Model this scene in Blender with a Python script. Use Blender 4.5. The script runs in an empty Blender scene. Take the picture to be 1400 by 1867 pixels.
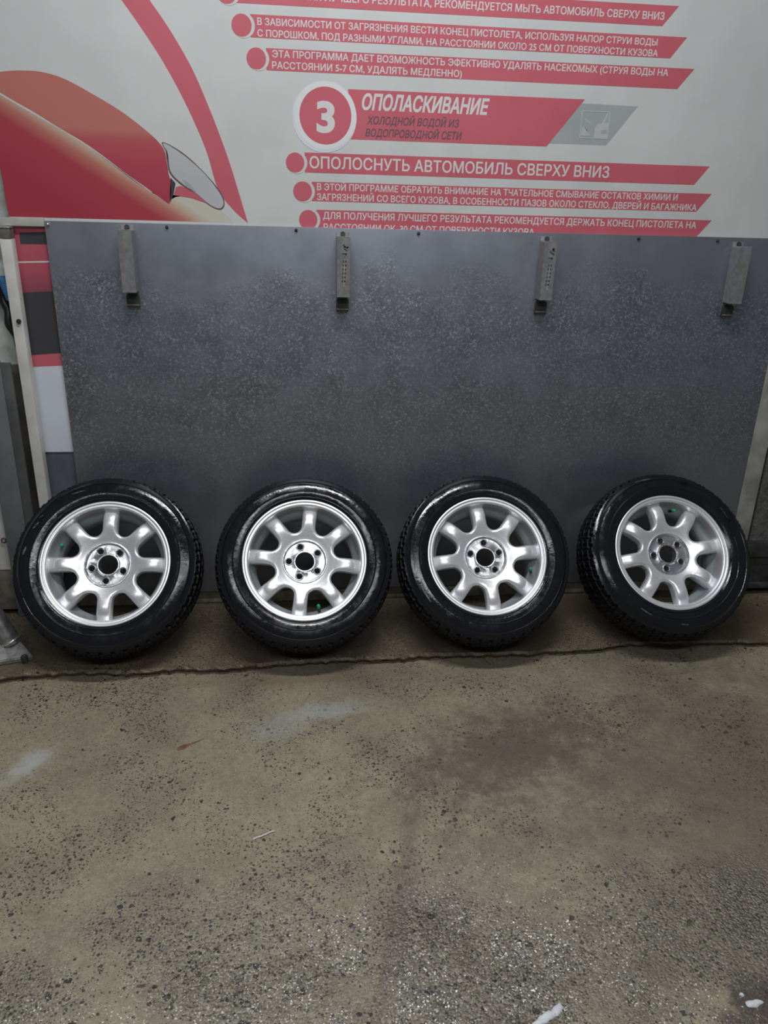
import bpy, bmesh, math, random
from mathutils import Matrix, Vector
from mathutils.geometry import delaunay_2d_cdt
from math import sin, cos, pi, radians

random.seed(7)
SC = bpy.context.scene
COL = SC.collection

# ------------------------------------------------------------ camera, world, lights, exposure
cam = bpy.data.cameras.new('camera')
cam.sensor_fit = 'HORIZONTAL'; cam.sensor_width = 36.0
cam.lens = 1416.76 / 1400 * 36.0
cam_ob = bpy.data.objects.new('camera', cam); COL.objects.link(cam_ob)
cam_ob.matrix_world = Matrix([(0.994034, 0.015062, -0.108025, -0.088715), (-0.105859, 0.37179, -0.922261, -2.725861), (0.026272, 0.928195, 0.371166, 1.476403), (0.0, 0.0, 0.0, 1.0)])
SC.camera = cam_ob

SC.view_settings.view_transform = 'Standard'
SC.view_settings.look = 'None'
SC.view_settings.gamma = 1.0
SC.view_settings.exposure = 0.0

world = bpy.data.worlds.new('world'); SC.world = world
world.use_nodes = True
wb = world.node_tree.nodes['Background']
wb.inputs[0].default_value = (0.86, 0.93, 1.0, 1)
wb.inputs[1].default_value = 0.10

def lamp(name, loc, size, size_y, power, col=(.98, .985, 1.0), target=None):
    l = bpy.data.lights.new(name, 'AREA'); l.shape = 'RECTANGLE'
    l.size = size; l.size_y = size_y; l.energy = power; l.color = col
    o = bpy.data.objects.new(name, l); COL.objects.link(o); o.location = loc
    if target is not None:
        o.rotation_euler = (Vector(target) - Vector(loc)).to_track_quat('-Z', 'Y').to_euler()
    return o
lamp('ceiling_lamp', (0.1, -1.2, 3.5), 1.6, .16, 54)
lamp('ceiling_lamp', (-0.1, -3.15, 3.1), 3.0, .18, 46)

# ------------------------------------------------------------ helpers
def tag(o, label=None, cat=None, group=None, kind=None):
    if label: o['label'] = label
    if cat: o['category'] = cat
    if group: o['group'] = group
    if kind: o['kind'] = kind
    return o

def link(name, me, mat=None, parent=None, loc=None):
    if mat is not None and not me.materials:
        me.materials.append(mat)
    o = bpy.data.objects.new(name, me); COL.objects.link(o)
    if parent is not None: o.parent = parent
    if loc is not None: o.location = loc
    return o

def empty(name, loc, label, cat, group=None):
    o = bpy.data.objects.new(name, None); COL.objects.link(o); o.location = loc
    o.empty_display_size = .1
    return tag(o, label, cat, group)

def mesh(name, bm, smooth=False, angle=None):
    me = bpy.data.meshes.new(name)
    bmesh.ops.recalc_face_normals(bm, faces=bm.faces)
    if smooth or angle:
        for f in bm.faces: f.smooth = True
    if angle:
        for e in bm.edges:
            if len(e.link_faces) == 2 and e.calc_face_angle(0) > radians(angle): e.smooth = False
    bm.to_mesh(me); bm.free()
    return me

def box_into(bm, x0, x1, y0, y1, z0, z1, bev=0.0, M=None):
    vs = [bm.verts.new((x, y, z)) for x in (x0, x1) for y in (y0, y1) for z in (z0, z1)]
    f = [(0, 1, 3, 2), (4, 6, 7, 5), (0, 4, 5, 1), (2, 3, 7, 6), (0, 2, 6, 4), (1, 5, 7, 3)]
    fs = [bm.faces.new([vs[i] for i in q]) for q in f]
    if bev:
        es = list({e for ff in fs for e in ff.edges})
        r = bmesh.ops.bevel(bm, geom=es, offset=bev, segments=2, affect='EDGES', profile=.6)
        vs = list({v for ff in r['faces'] for v in ff.verts} | {v for v in vs if v.is_valid})
    if M is not None:
        bmesh.ops.transform(bm, matrix=M, verts=[v for v in vs if v.is_valid])

def box(name, x0, x1, y0, y1, z0, z1, bev=0.0):
    bm = bmesh.new(); box_into(bm, x0, x1, y0, y1, z0, z1, bev)
    return mesh(name, bm, angle=40)

def lathe(bm, prof, n, M=None, radial=None, closed=False):
    """prof: (r, w); axis -y, w counts towards the front (-y)"""
    rings = []
    for (r, w) in prof:
        ring = []
        for k in range(n):
            a = 2 * pi * k / n
            rr = radial(r, w, k, n) if radial else r
            ring.append(bm.verts.new((rr * cos(a), -w, rr * sin(a))))
        rings.append(ring)
    m = len(rings)
    for i in range(m if closed else m - 1):
        A, B = rings[i], rings[(i + 1) % m]
        for k in range(n):
            k2 = (k + 1) % n
            bm.faces.new((A[k], A[k2], B[k2], B[k]))
    if M is not None:
        bmesh.ops.transform(bm, matrix=M, verts=[v for r in rings for v in r])
    return rings

def cyl_into(bm, p, q, r, n=16, r2=None, caps=True):
    p, q = Vector(p), Vector(q)
    d = q - p
    R = d.to_track_quat('Z', 'Y').to_matrix().to_4x4()
    M = Matrix.Translation((p + q) / 2) @ R
    return bmesh.ops.create_cone(bm, cap_ends=caps, segments=n, radius1=r, radius2=r if r2 is None else r2,
                                 depth=d.length, matrix=M)

def tube(pts, r, n=10, closed=False):
    bm = bmesh.new()
    pts = [Vector(p) for p in pts]
    prev = None
    for i, p in enumerate(pts):
        t = (pts[min(i + 1, len(pts) - 1)] - pts[max(i - 1, 0)]).normalized()
        a = t.orthogonal().normalized() if prev is None else (prev - t * prev.dot(t)).normalized()
        prev = a
        b = t.cross(a)
        ring = [bm.verts.new(p + (a * cos(2 * pi * k / n) + b * sin(2 * pi * k / n)) * r) for k in range(n)]
        if i:
            for k in range(n): bm.faces.new((last[k], last[(k + 1) % n], ring[(k + 1) % n], ring[k]))
        else: bm.faces.new(ring[::-1])
        last = ring
    bm.faces.new(last)
    return bm

# ------------------------------------------------------------ materials
class N:
    def __init__(s, name):
        s.m = bpy.data.materials.new(name); s.m.use_nodes = True
        s.t = s.m.node_tree; s.b = s.t.nodes['Principled BSDF']
        s.co = s.t.nodes.new('ShaderNodeTexCoord')
    def node(s, ty, **kw):
        n = s.t.nodes.new(ty)
        for k, v in kw.items(): setattr(n, k, v)
        return n
    def put(s, sock, v):
        if isinstance(v, bpy.types.NodeSocket): s.t.links.new(v, sock)
        elif isinstance(v, (tuple, list)) and len(v) == 3 and sock.type == 'RGBA': sock.default_value = (*v, 1)
        else: sock.default_value = v
    def noise(s, scale, detail=4, rough=.55, vec=None, dist=0.0, col=False):
        n = s.node('ShaderNodeTexNoise'); n.inputs['Scale'].default_value = scale
        n.inputs['Detail'].default_value = detail; n.inputs['Roughness'].default_value = rough
        n.inputs['Distortion'].default_value = dist
        s.t.links.new(vec or s.co.outputs['Object'], n.inputs['Vector'])
        return n.outputs['Color' if col else 'Fac']
    def voro(s, scale, out='Distance', vec=None, feature='F1', rnd=1.0):
        n = s.node('ShaderNodeTexVoronoi'); n.feature = feature
        n.inputs['Scale'].default_value = scale; n.inputs['Randomness'].default_value = rnd
        s.t.links.new(vec or s.co.outputs['Object'], n.inputs['Vector'])
        return n.outputs[out]
    def ramp(s, fac, stops):
        n = s.node('ShaderNodeValToRGB'); e = n.color_ramp.elements
        while len(e) < len(stops): e.new(.5)
        for el, (p, c) in zip(e, stops):
            el.position = p
            el.color = (c, c, c, 1) if not isinstance(c, (tuple, list)) else (*c, 1)
        s.put(n.inputs[0], fac)
        return n.outputs[0]
    def math(s, op, a, b=0.0, c=None, clamp=False):
        n = s.node('ShaderNodeMath', operation=op); n.use_clamp = clamp
        s.put(n.inputs[0], a); s.put(n.inputs[1], b)
        if c is not None: s.put(n.inputs[2], c)
        return n.outputs[0]
    def mix(s, fac, a, b, mode='MIX'):
        n = s.node('ShaderNodeMix', data_type='RGBA', blend_type=mode)
        s.put(n.inputs[0], fac); s.put(n.inputs[6], a); s.put(n.inputs[7], b)
        return n.outputs[2]
    def rng(s, v, a, b, c, d, smooth=True):
        n = s.node('ShaderNodeMapRange', interpolation_type='SMOOTHSTEP' if smooth else 'LINEAR')
        s.put(n.inputs[0], v)
        for i, x in enumerate((a, b, c, d)): s.put(n.inputs[i + 1], x)
        return n.outputs[0]
    def xyz(s, out='Object'):
        n = s.node('ShaderNodeSeparateXYZ'); s.t.links.new(s.co.outputs[out], n.inputs[0]); return n.outputs
    def bump(s, h, strength, dist=.01, normal=None):
        n = s.node('ShaderNodeBump'); s.put(n.inputs['Height'], h); s.put(n.inputs['Strength'], strength)
        s.put(n.inputs['Distance'], dist)
        if normal is not None: s.t.links.new(normal, n.inputs['Normal'])
        return n.outputs[0]
    def set(s, **kw):
        names = dict(col='Base Color', rough='Roughness', metal='Metallic', normal='Normal', spec='Specular IOR Level',
                     coat='Coat Weight', coat_rough='Coat Roughness', aniso='Anisotropic')
        for k, v in kw.items(): s.put(s.b.inputs[names[k]], v)
        return s.m

def plain(name, col, rough=.5, metal=0.0, var=.12, scale=30, **kw):
    n = N(name)
    f = n.noise(scale, 5)
    c = n.mix(n.rng(f, .3, .7, 0, 1), tuple(x * (1 - var) for x in col), tuple(min(1, x * (1 + var)) for x in col))
    return n.set(col=c, rough=n.rng(f, .3, .7, max(0, rough - .06), rough + .06), metal=metal, **kw)

def floor_material(name, tint, wet):
    n = N(name)
    big = n.noise(1.3, 4, .6); mid = n.noise(6, 6, .65); fine = n.noise(55, 6, .75); grit = n.noise(210, 3, .7)
    X = n.xyz()
    # worn zones where the aggregate is exposed: the drive track away from the wall
    zone = n.math('ADD', n.rng(X[1], -1.05, -1.55, 0, .62), n.math('MULTIPLY', n.math('SUBTRACT', n.noise(2.6, 4, .6), .5), 2.1))
    zone = n.rng(zone, .22, .95, 0, 1)
    if not wet: zone = n.math('MULTIPLY', zone, 0.0)
    base = n.ramp(mid, [(.28, tuple(x * .72 for x in tint)), (.5, tint), (.75, tuple(x * 1.22 for x in tint))])
    base = n.mix(n.rng(big, .42, .72, 0, .62), base, tuple(x * f for x, f in zip(tint, (.62, .6, .62))))
    base = n.mix(n.rng(fine, .35, .7, .0, .5), base, tuple(x * .5 for x in tint))
    base = n.mix(n.rng(grit, .56, .74, 0, .55), base, (tint[0] * 1.75, tint[1] * 1.7, tint[2] * 1.6))
    # pebbles of the aggregate
    vcol = n.node('ShaderNodeSeparateColor'); n.t.links.new(n.voro(150, 'Color'), vcol.inputs[0])
    peb = n.voro(150, 'Distance')
    pc = n.ramp(vcol.outputs[0], [(0, (.05, .045, .04)), (.35, (.12, .105, .08)), (.62, (.17, .15, .115)), (.86, (.25, .22, .18)), (1, (.42, .38, .32))])
    base = n.mix(n.math('MULTIPLY', zone, .6), base, pc)
    # dark pits, three sizes
    for sc, th, amt in ((34, .13, .9), (75, .20, .85), (135, .26, .8), (230, .30, .7)):
        warp = n.node('ShaderNodeVectorMath', operation='ADD')
        nz = n.node('ShaderNodeVectorMath', operation='SCALE'); n.put(nz.inputs[0], n.noise(sc * 2.4, 3, .6, col=True)); nz.inputs['Scale'].default_value = .55 / sc
        n.t.links.new(n.co.outputs['Object'], warp.inputs[0]); n.t.links.new(nz.outputs[0], warp.inputs[1])
        v = n.node('ShaderNodeTexVoronoi'); v.inputs['Scale'].default_value = sc; n.t.links.new(warp.outputs[0], v.inputs['Vector'])
        sel = n.node('ShaderNodeSeparateColor'); n.t.links.new(v.outputs['Color'], sel.inputs[0])
        size = n.math('MULTIPLY', n.math('GREATER_THAN', sel.outputs[0], .55 if sc < 60 else .40), n.math('MULTIPLY', sel.outputs[1], th * 1.6))
        if wet: size = n.math('MULTIPLY', size, n.rng(n.math('ADD', n.noise(4.5, 3), n.math('MULTIPLY', zone, .28)), .36, .66, .45, 1.2))
        pit = n.rng(n.math('SUBTRACT', v.outputs['Distance'], size), -.02, .05, amt, 0)
        base = n.mix(pit, base, (.018, .016, .015))
        if sc == 34: pits = pit
    lv = n.node('ShaderNodeSeparateColor'); n.t.links.new(n.voro(190, 'Color', rnd=1), lv.inputs[0])
    ld = n.voro(190, 'Distance')
    light = n.rng(n.math('SUBTRACT', ld, n.math('MULTIPLY', n.math('GREATER_THAN', lv.outputs[1], .86), .30)), -.02, .08, .75, 0)
    base = n.mix(light, base, (.40, .37, .31))
    h = n.math('ADD', n.math('MULTIPLY', n.math('SUBTRACT', .6, peb), n.math('ADD', n.math('MULTIPLY', zone, 1.0), .10)), n.math('MULTIPLY', fine, .5))
    h = n.math('ADD', h, n.math('MULTIPLY', grit, .35))
    h = n.math('SUBTRACT', h, n.math('MULTIPLY', pits, .6))
    rough = n.math('SUBTRACT', n.rng(mid, .3, .7, .58, .44), n.math('MULTIPLY', zone, .27))
    n.zone = zone
    return n, base, h, rough

def stain_or_shade(n, base, cx, cy, rx, ry, ang, col, amt, sharp=.6):
    """a patch with its own shape lying at (cx, cy) on the floor"""
    m = n.node('ShaderNodeMapping'); m.vector_type = 'TEXTURE'
    m.inputs['Location'].default_value = (cx, cy, 0); m.inputs['Rotation'].default_value = (0, 0, ang)
    m.inputs['Scale'].default_value = (rx, ry, 1)
    n.t.links.new(n.co.outputs['Object'], m.inputs[0])
    sx = n.node('ShaderNodeVectorMath', operation='MULTIPLY'); n.t.links.new(m.outputs[0], sx.inputs[0]); sx.inputs[1].default_value = (1, 1, 0)
    ln = n.node('ShaderNodeVectorMath', operation='LENGTH'); n.t.links.new(sx.outputs[0], ln.inputs[0])
    d = n.math('ADD', ln.outputs['Value'], n.math('MULTIPLY', n.math('SUBTRACT', n.noise(16, 9, .72), .5), 3.6))
    return n.mix(n.rng(d, 1 - sharp, 1 + sharp, amt, 0), base, col)

n, base, h, rough = floor_material('wet_concrete', (.305, .274, .187), True)
base = stain_or_shade(n, base, -.02, -.665, .13, .035, .1, (.42, .44, .46), .45)
base = stain_or_shade(n, base, -.17, -.74, .10, .05, .3, (.36, .36, .36), .35)
base = stain_or_shade(n, base, -.86, -.85, .05, .03, .8, (.46, .47, .48), .6)
base = stain_or_shade(n, base, -.91, -.93, .09, .03, .6, (.40, .39, .36), .4)
base = stain_or_shade(n, base, -.13, -.49, .30, .022, .0, (.22, .15, .085), .5)
base = stain_or_shade(n, base, .86, -1.72, .10, .06, .2, (.035, .022, .025), .85)
base = stain_or_shade(n, base, .50, -.92, .26, .12, .3, (.10, .088, .070), .6)
base = stain_or_shade(n, base, .30, -1.20, .2, .03, 1.25, (.12, .105, .08), .3)
base = stain_or_shade(n, base, .12, -1.45, .42, .024, 1.32, (.14, .12, .09), .5)
base = n.mix(n.rng(n.noise(1.1, 3), .5, .75, 0, .5), base, (.11, .095, .075))
base = stain_or_shade(n, base, 1.15, -1.15, .62, .5, .3, (.085, .075, .058), .55, .9)  # darker right side of the floor: light falloff painted into the colour
base = stain_or_shade(n, base, .55, -.86, .25, .14, .4, (.10, .088, .068), .45, .8)
# the film of water on the exposed stones
film = n.math('MULTIPLY', n.rng(n.math('ADD', n.xyz()[1], n.math('MULTIPLY', n.math('SUBTRACT', n.noise(5, 5, .7), .5), 1.1)), -1.12, -1.55, 0, 1), n.rng(n.noise(9, 5, .7), .36, .58, 0, 1))
PX_ = n.xyz()
mid_ = n.rng(n.math('ABSOLUTE', n.math('SUBTRACT', PX_[0], .24)), .16, .62, 1, .22)
low_ = n.rng(PX_[1], -1.45, -1.68, 0, .6)
film = n.math('MULTIPLY', film, n.math('MAXIMUM', mid_, low_))
groove = n.node('ShaderNodeMapping'); groove.vector_type = 'TEXTURE'
groove.inputs['Location'].default_value = (.085, -1.45, 0); groove.inputs['Rotation'].default_value = (0, 0, 1.32)
n.t.links.new(n.co.outputs['Object'], groove.inputs[0])
gx = n.node('ShaderNodeSeparateXYZ'); n.t.links.new(groove.outputs[0], gx.inputs[0])
film = n.math('MULTIPLY', film, n.rng(n.math('ABSOLUTE', n.math('ADD', gx.outputs[1], n.math('MULTIPLY', n.math('SUBTRACT', n.noise(12, 3), .5), .05))), .018, .045, .1, 1))
# every wet grain has its own tilt
g1 = n.voro(360, 'Color')
sub = n.node('ShaderNodeVectorMath', operation='SUBTRACT'); n.t.links.new(g1, sub.inputs[0]); sub.inputs[1].default_value = (.5, .5, .5)
sc_ = n.node('ShaderNodeVectorMath', operation='MULTIPLY'); n.t.links.new(sub.outputs[0], sc_.inputs[0]); sc_.inputs[1].default_value = (.62, .66, 0)
ad = n.node('ShaderNodeVectorMath', operation='ADD'); n.t.links.new(sc_.outputs[0], ad.inputs[0]); ad.inputs[1].default_value = (0, 0, 1)
nm = n.node('ShaderNodeVectorMath', operation='NORMALIZE'); n.t.links.new(ad.outputs[0], nm.inputs[0])
n.t.links.new(nm.outputs[0], n.b.inputs['Coat Normal'])
n.b.inputs['Coat IOR'].default_value = 1.62
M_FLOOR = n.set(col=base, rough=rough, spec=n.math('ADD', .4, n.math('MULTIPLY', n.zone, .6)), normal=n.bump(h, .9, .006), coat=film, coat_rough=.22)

n, base, h, rough = floor_material('ledge_concrete', (.170, .140, .088), False)
base = n.mix(n.rng(n.noise(3.5, 4), .42, .62, 0, .8), base, (.085, .066, .042))
M_LEDGE = n.set(col=base, rough=n.rng(n.noise(7, 3), .35, .65, .28, .55), normal=n.bump(h, .55, .006))

n = N('plaster_wall')
f = n.noise(7, 6, .65)
M_WALL = n.set(col=n.ramp(f, [(.3, (.46, .47, .40)), (.5, (.66, .72, .67)), (.8, (.72, .78, .74))]), rough=.8, normal=n.bump(n.noise(40, 5), .3, .01))
n = N('rough_render')
f = n.noise(26, 8, .75)
M_RENDER = n.set(col=n.ramp(f, [(.3, (.07, .072, .065)), (.55, (.17, .175, .16)), (.8, (.28, .28, .26))]), rough=.85, normal=n.bump(f, .7, .02))
M_CURB = plain('curb_concrete', (.27, .25, .19), .7, var=.35, scale=22)

# galvanised sheet with a band of spangle
n = N('galvanised_sheet')
X = n.xyz()
band = n.math('MULTIPLY', n.rng(n.math('ADD', X[2], n.math('MULTIPLY', n.math('SUBTRACT', n.noise(3.5, 5, .6), .5), .55)), 1.27, 1.15, 0, 1),
              n.rng(n.math('ADD', X[2], n.math('MULTIPLY', n.noise(2, 3), .3)), .55, .98, .12, 1))
cells = n.node('ShaderNodeSeparateColor'); n.t.links.new(n.voro(140, 'Color'), cells.inputs[0])
c2 = n.node('ShaderNodeSeparateColor'); n.t.links.new(n.voro(260, 'Color'), c2.inputs[0])
patch = n.rng(n.noise(5, 5, .7), .3, .7, .25, 1)
spk = n.math('MULTIPLY', band, patch)
base = n.mix(n.rng(n.noise(1.6, 4), .35, .7, 0, .6), (.335, .352, .405), (.285, .302, .352))
sp = n.math('MULTIPLY', cells.outputs[0], c2.outputs[1])
base = n.mix(n.math('MULTIPLY', spk, .8), base, n.ramp(sp, [(.05, (.17, .18, .21)), (.35, (.28, .295, .33)), (.65, (.48, .51, .54)), (.9, (.74, .78, .80))]))
M_SHEET = n.set(col=base, metal=.78, rough=n.rng(n.noise(9, 4), .3, .7, .36, .46),
                normal=n.bump(n.math('MULTIPLY', cells.outputs[1], spk), .22, .004))

M_BRACKET = plain('grey_painted_steel', (.25, .25, .265), .42, .3, var=.12, scale=60)
M_STEEL = plain('worn_steel', (.36, .36, .35), .38, .8, var=.25, scale=40)
M_DARKSTEEL = plain('dark_steel', (.055, .058, .058), .45, .3, var=.3, scale=18)
M_CHROME = plain('bright_zinc', (.72, .72, .70), .25, .9, var=.1, scale=80)
M_BLACK = plain('black_plastic', (.016, .016, .018), .4, var=.2)
M_MARK = plain('black_marking', (.045, .047, .05), .5, var=.2)
M_LIGHTMARK = plain('worn_pale_marking', (.42, .43, .44), .45, var=.2)
M_BEIGE = plain('beige_paint', (.42, .41, .37), .45, .0, var=.12, scale=14)
M_WHITEPAINT = plain('white_paint', (.60, .60, .565), .45, var=.10, scale=12)
M_GREYPAINT = plain('weathered_grey_paint', (.33, .33, .30), .6, var=.25, scale=9)
M_BROWNSTEEL = plain('brownish_grey_steel', (.20, .18, .16), .5, .2, var=.25, scale=25)
n = N('column_paint'); f = n.noise(5, 5, .6)
M_COLUMN = n.set(col=n.ramp(f, [(.3, (.13, .145, .145)), (.7, (.20, .21, .225))]), rough=.5, metal=.2)
M_FLANGE = plain('dark_green_grey_paint', (.085, .095, .092), .5, var=.2, scale=10)
M_SKIRT = plain('dark_grey_skirting', (.105, .115, .145), .5, var=.12, scale=12)
M_DARKSLOT = plain('dark_brown_slot', (.11, .10, .09), .6, var=.3, scale=8)  # dark tone that stands for shade in the slot by the column
M_BLUE = plain('blue_plastic', (.10, .30, .62), .3, var=.15)
M_NAVY = plain('navy_plastic', (.03, .07, .13), .4, var=.2)

# print colours of the banner
def vinyl(name, col, rough=.42):
    return plain(name, col, rough, var=.035, scale=5)
M_PWHITE = vinyl('banner_white', (.59, .61, .60))
M_PRED = vinyl('banner_red', (.56, .122, .158))
M_PTEXT = vinyl('banner_text_white', (.66, .655, .65))
M_PDARK = vinyl('banner_text_dark', (.15, .09, .105))
M_PGREY = vinyl('banner_grey', (.37, .395, .405))
M_PPALE = vinyl('banner_pale_grey', (.48, .505, .515))
M_PRING = vinyl('banner_ring', (.72, .735, .735))
M_PNIGHT = vinyl('banner_black', (.055, .055, .065))
M_PLIGHT = vinyl('banner_pale_strip', (.66, .69, .77))
n = N('banner_car_bonnet'); X = n.xyz()
g = n.math('ADD', X[2], n.math('MULTIPLY', X[0], .62))
M_BONNET = n.set(col=n.ramp(n.rng(g, 0.948, 1.181, 0, 1, False), [(0, (.38, .040, .065)), (.58, (.40, .05, .07)), (.76, (.48, .17, .13)), (.90, (.55, .42, .32)), (1, (.58, .56, .48))]), rough=.42)
n = N('banner_car_roof'); X = n.xyz()
M_ROOF = n.set(col=n.ramp(n.rng(X[2], 1.43, 1.66, 0, 1, False), [(0, (.38, .045, .075)), (.6, (.44, .06, .09)), (.88, (.47, .09, .10)), (1, (.50, .17, .14))]), rough=.42)
n = N('banner_car_lower'); X = n.xyz()
M_LOWER = n.set(col=n.ramp(n.rng(X[2], 1.06, 1.37, 0, 1, False), [(0, (.06, .05, .06)), (.12, (.10, .05, .065)), (.42, (.30, .07, .10)), (.6, (.44, .09, .13)), (1, (.50, .10, .14))]), rough=.42)

# wheels
n = N('wet_rubber')
wn = n.noise(16, 6, .7); fn = n.noise(70, 4, .7)
rub = n.mix(n.rng(n.noise(24, 6, .75), .62, .85, 0, .2), (.0075, .008, .011), (.05, .052, .06))
M_RUBBER = n.set(col=rub, rough=n.rng(wn, .35, .65, .07, .24), spec=.5, normal=n.bump(n.math('ADD', wn, n.math('MULTIPLY', fn, .25)), .25, .004))
n = N('tread_rubber')
M_TREAD = n.set(col=n.mix(n.rng(n.noise(30, 5), .4, .7, 0, .3), (.0055, .006, .0085), (.011, .0115, .015)), rough=.45, spec=.25, normal=n.bump(n.noise(90, 4), .3, .004))
n = N('silver_alloy'); f = n.noise(240, 2)
M_ALLOY = n.set(col=n.mix(n.rng(f, .3, .7, 0, 1), (.80, .81, .83), (.90, .91, .93)), metal=.62, rough=.34, coat=.4, coat_rough=.15)
n = N('barrel_alloy'); f = n.noise(14, 4)
M_BARREL = n.set(col=n.ramp(f, [(.3, (.42, .47, .48)), (.7, (.64, .69, .70))]), metal=.5, rough=.36)
n = N('machined_alloy'); f = n.noise(60, 5, .7)
M_HUB = n.set(col=n.ramp(f, [(.3, (.50, .51, .54)), (.65, (.80, .81, .83))]), metal=.9, rough=.24, normal=n.bump(f, .35, .003))
M_DARKHOLE = plain('lug_seat_alloy', (.42, .43, .45), .3, .9, var=.2)
M_GREEN = plain('green_cap', (.01, .36, .20), .3, var=.1)
M_FILM = plain('grey_soap_film', (.22, .23, .26), .3, var=.3, scale=80)
M_FOAM = plain('white_foam', (.62, .64, .67), .5, var=.08)

# ------------------------------------------------------------ setting
FZ = -.03            # drive floor; the ledge the wheels stand on is z = 0
def struct(name, me, mat): return tag(link(name, me, mat), kind='structure')

EDGE = [(-1.0714, -0.4466), (-1.0062, -0.435), (-0.8517, -0.4258), (-0.6709, -0.4444), (-0.5123, -0.4285), (-0.3494, -0.4392), (-0.2313, -0.4268), (-0.0248, -0.4128), (0.1658, -0.4133), (0.2488, -0.4123), (0.3928, -0.401), (0.6159, -0.4117), (0.7134, -0.4133), (0.815, -0.3978), (0.9142, -0.3997), (1.0378, -0.3832), (1.1068, -0.3724), (1.4265, -0.3771), (1.6347, -0.3901)]
bm = bmesh.new()
pts = [(-4.0, -.45)] + EDGE + [(4.5, -.36)]
dense = []
for (a, b) in zip(pts, pts[1:]):
    m = max(1, int(abs(b[0] - a[0]) / .018))
    for k in range(m):
        t = k / m; j = random.uniform(-.005, .005) if -1.3 < a[0] < 2 else 0
        dense.append((a[0] + (b[0] - a[0]) * t, a[1] + (b[1] - a[1]) * t + j))
dense.append(pts[-1])
top = [bm.verts.new((x, y + .004, 0)) for x, y in dense]
mid = [bm.verts.new((x, y - .001 + random.uniform(-.003, .003), -.007 - random.uniform(0, .004))) for x, y in dense]
bot = [bm.verts.new((x, y + .022 + random.uniform(-.004, .010), FZ - .01)) for x, y in dense]
back = [bm.verts.new((x, .16, 0)) for x, y in dense]
for i in range(len(dense) - 1):
    for A, B in ((back, top), (top, mid), (mid, bot)):
        bm.faces.new((A[i], A[i + 1], B[i + 1], B[i]))
struct('trim_1', mesh('ledge', bm), M_LEDGE)

bm = bmesh.new()
vs = [bm.verts.new(v) for v in ((-4.2, -7, FZ), (4.8, -7, FZ), (4.8, .2, FZ), (-4.2, .2, FZ))]
bm.faces.new(vs)
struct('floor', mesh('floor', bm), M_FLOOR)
struct('wall_back', box('wall_back', -4.2, 4.8, .06, .26, FZ, 3.4), M_WALL)
struct('trim_2', box('curb', -1.02, 1.72, .014, .058, 0.001, .056, .006), M_CURB)
# render on the pillar at the right edge
struct('wall_right', box('wall_right', 1.742, 2.6, .012, .058, .20, 1.39, .004), M_RENDER)
bm = bmesh.new(); box_into(bm, 1.66, 2.7, -.040, .055, .172, .225, .005); box_into(bm, 1.66, 2.7, -.022, .055, .052, .1715, .003); box_into(bm, 1.66, 2.7, -.040, .055, .030, .0515, .004)
struct('trim_3', mesh('base_channel', bm, angle=40), M_DARKSTEEL)

# ------------------------------------------------------------ banner
PY = .012
STEP = .0002
def flat(name, pts, mat, parent, layer, label=None):
    bm = bmesh.new()
    y = PY - STEP * layer
    f = bm.faces.new([bm.verts.new((x, y, z)) for x, z in pts])
    bmesh.ops.triangulate(bm, faces=[f], ngon_method='EAR_CLIP')
    for f in bm.faces:
        f.normal_update()
        if f.normal.y > 0: f.normal_flip()
    me = bpy.data.meshes.new(name); bm.to_mesh(me); bm.free()
    o = link(name, me, mat, parent)
    if label: o['label'] = label
    return o
def smooth_poly(pts, n=6, corners=()):
    out = []
    L = len(pts)
    for i in range(L):
        p0, p1, p2, p3 = [Vector(pts[(i + k - 1) % L]) for k in range(4)]
        if i in corners: p0 = p1
        if (i + 1) % L in corners: p3 = p2
        for k in range(n):
            t = k / n
            v = .5 * ((2 * p1) + (p2 - p0) * t + (2 * p0 - 5 * p1 + 4 * p2 - p3) * t * t + (3 * p1 - p0 - 3 * p2 + p3) * t ** 3)
            out.append((v.x, v.y))
    return out
def disc_pts(cx, cz, r, n=48): return [(cx + r * cos(2 * pi * k / n), cz + r * sin(2 * pi * k / n)) for k in range(n)]

board = link('wash_instruction_banner', box('banner', -.986, 2.35, PY, PY + .012, .622, 2.3), M_PWHITE)
tag(board, 'red and white printed instruction banner with Russian text above the grey sheet', 'banner')

flat('red_arc', smooth_poly([(-0.6003, 2.0231), (-0.5844, 2.0034), (-0.5306, 1.9295), (-0.4736, 1.8427), (-0.4159, 1.7341), (-0.3649, 1.613), (-0.3327, 1.4983), (-0.2878, 1.4379), (-0.2419, 1.3982), (-0.268, 1.4919), (-0.2979, 1.5938), (-0.3422, 1.7163), (-0.3929, 1.8351), (-0.4507, 1.9331), (-0.5042, 2.0072), (-0.5183, 2.0257)], 6, [0, 8, 15]), M_PRED, board, 1)
flat('car_bonnet', smooth_poly([(-0.9789, 1.7426), (-0.9631, 1.7432), (-0.9193, 1.7192), (-0.8674, 1.6914), (-0.8037, 1.6561), (-0.7388, 1.6202), (-0.6813, 1.5819), (-0.6232, 1.5381), (-0.5557, 1.4921), (-0.4928, 1.4574), (-0.459, 1.4737), (-0.4077, 1.4702), (-0.361, 1.455), (-0.3188, 1.4289), (-0.2896, 1.3987), (-0.9864, 1.4002), (-0.9909, 1.4484), (-0.9913, 1.5116), (-0.9988, 1.6117)], 5, [0, 1, 9, 14, 15, 18]), M_BONNET, board, 1, 'red car bonnet fading to cream along its upper edge')
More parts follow.
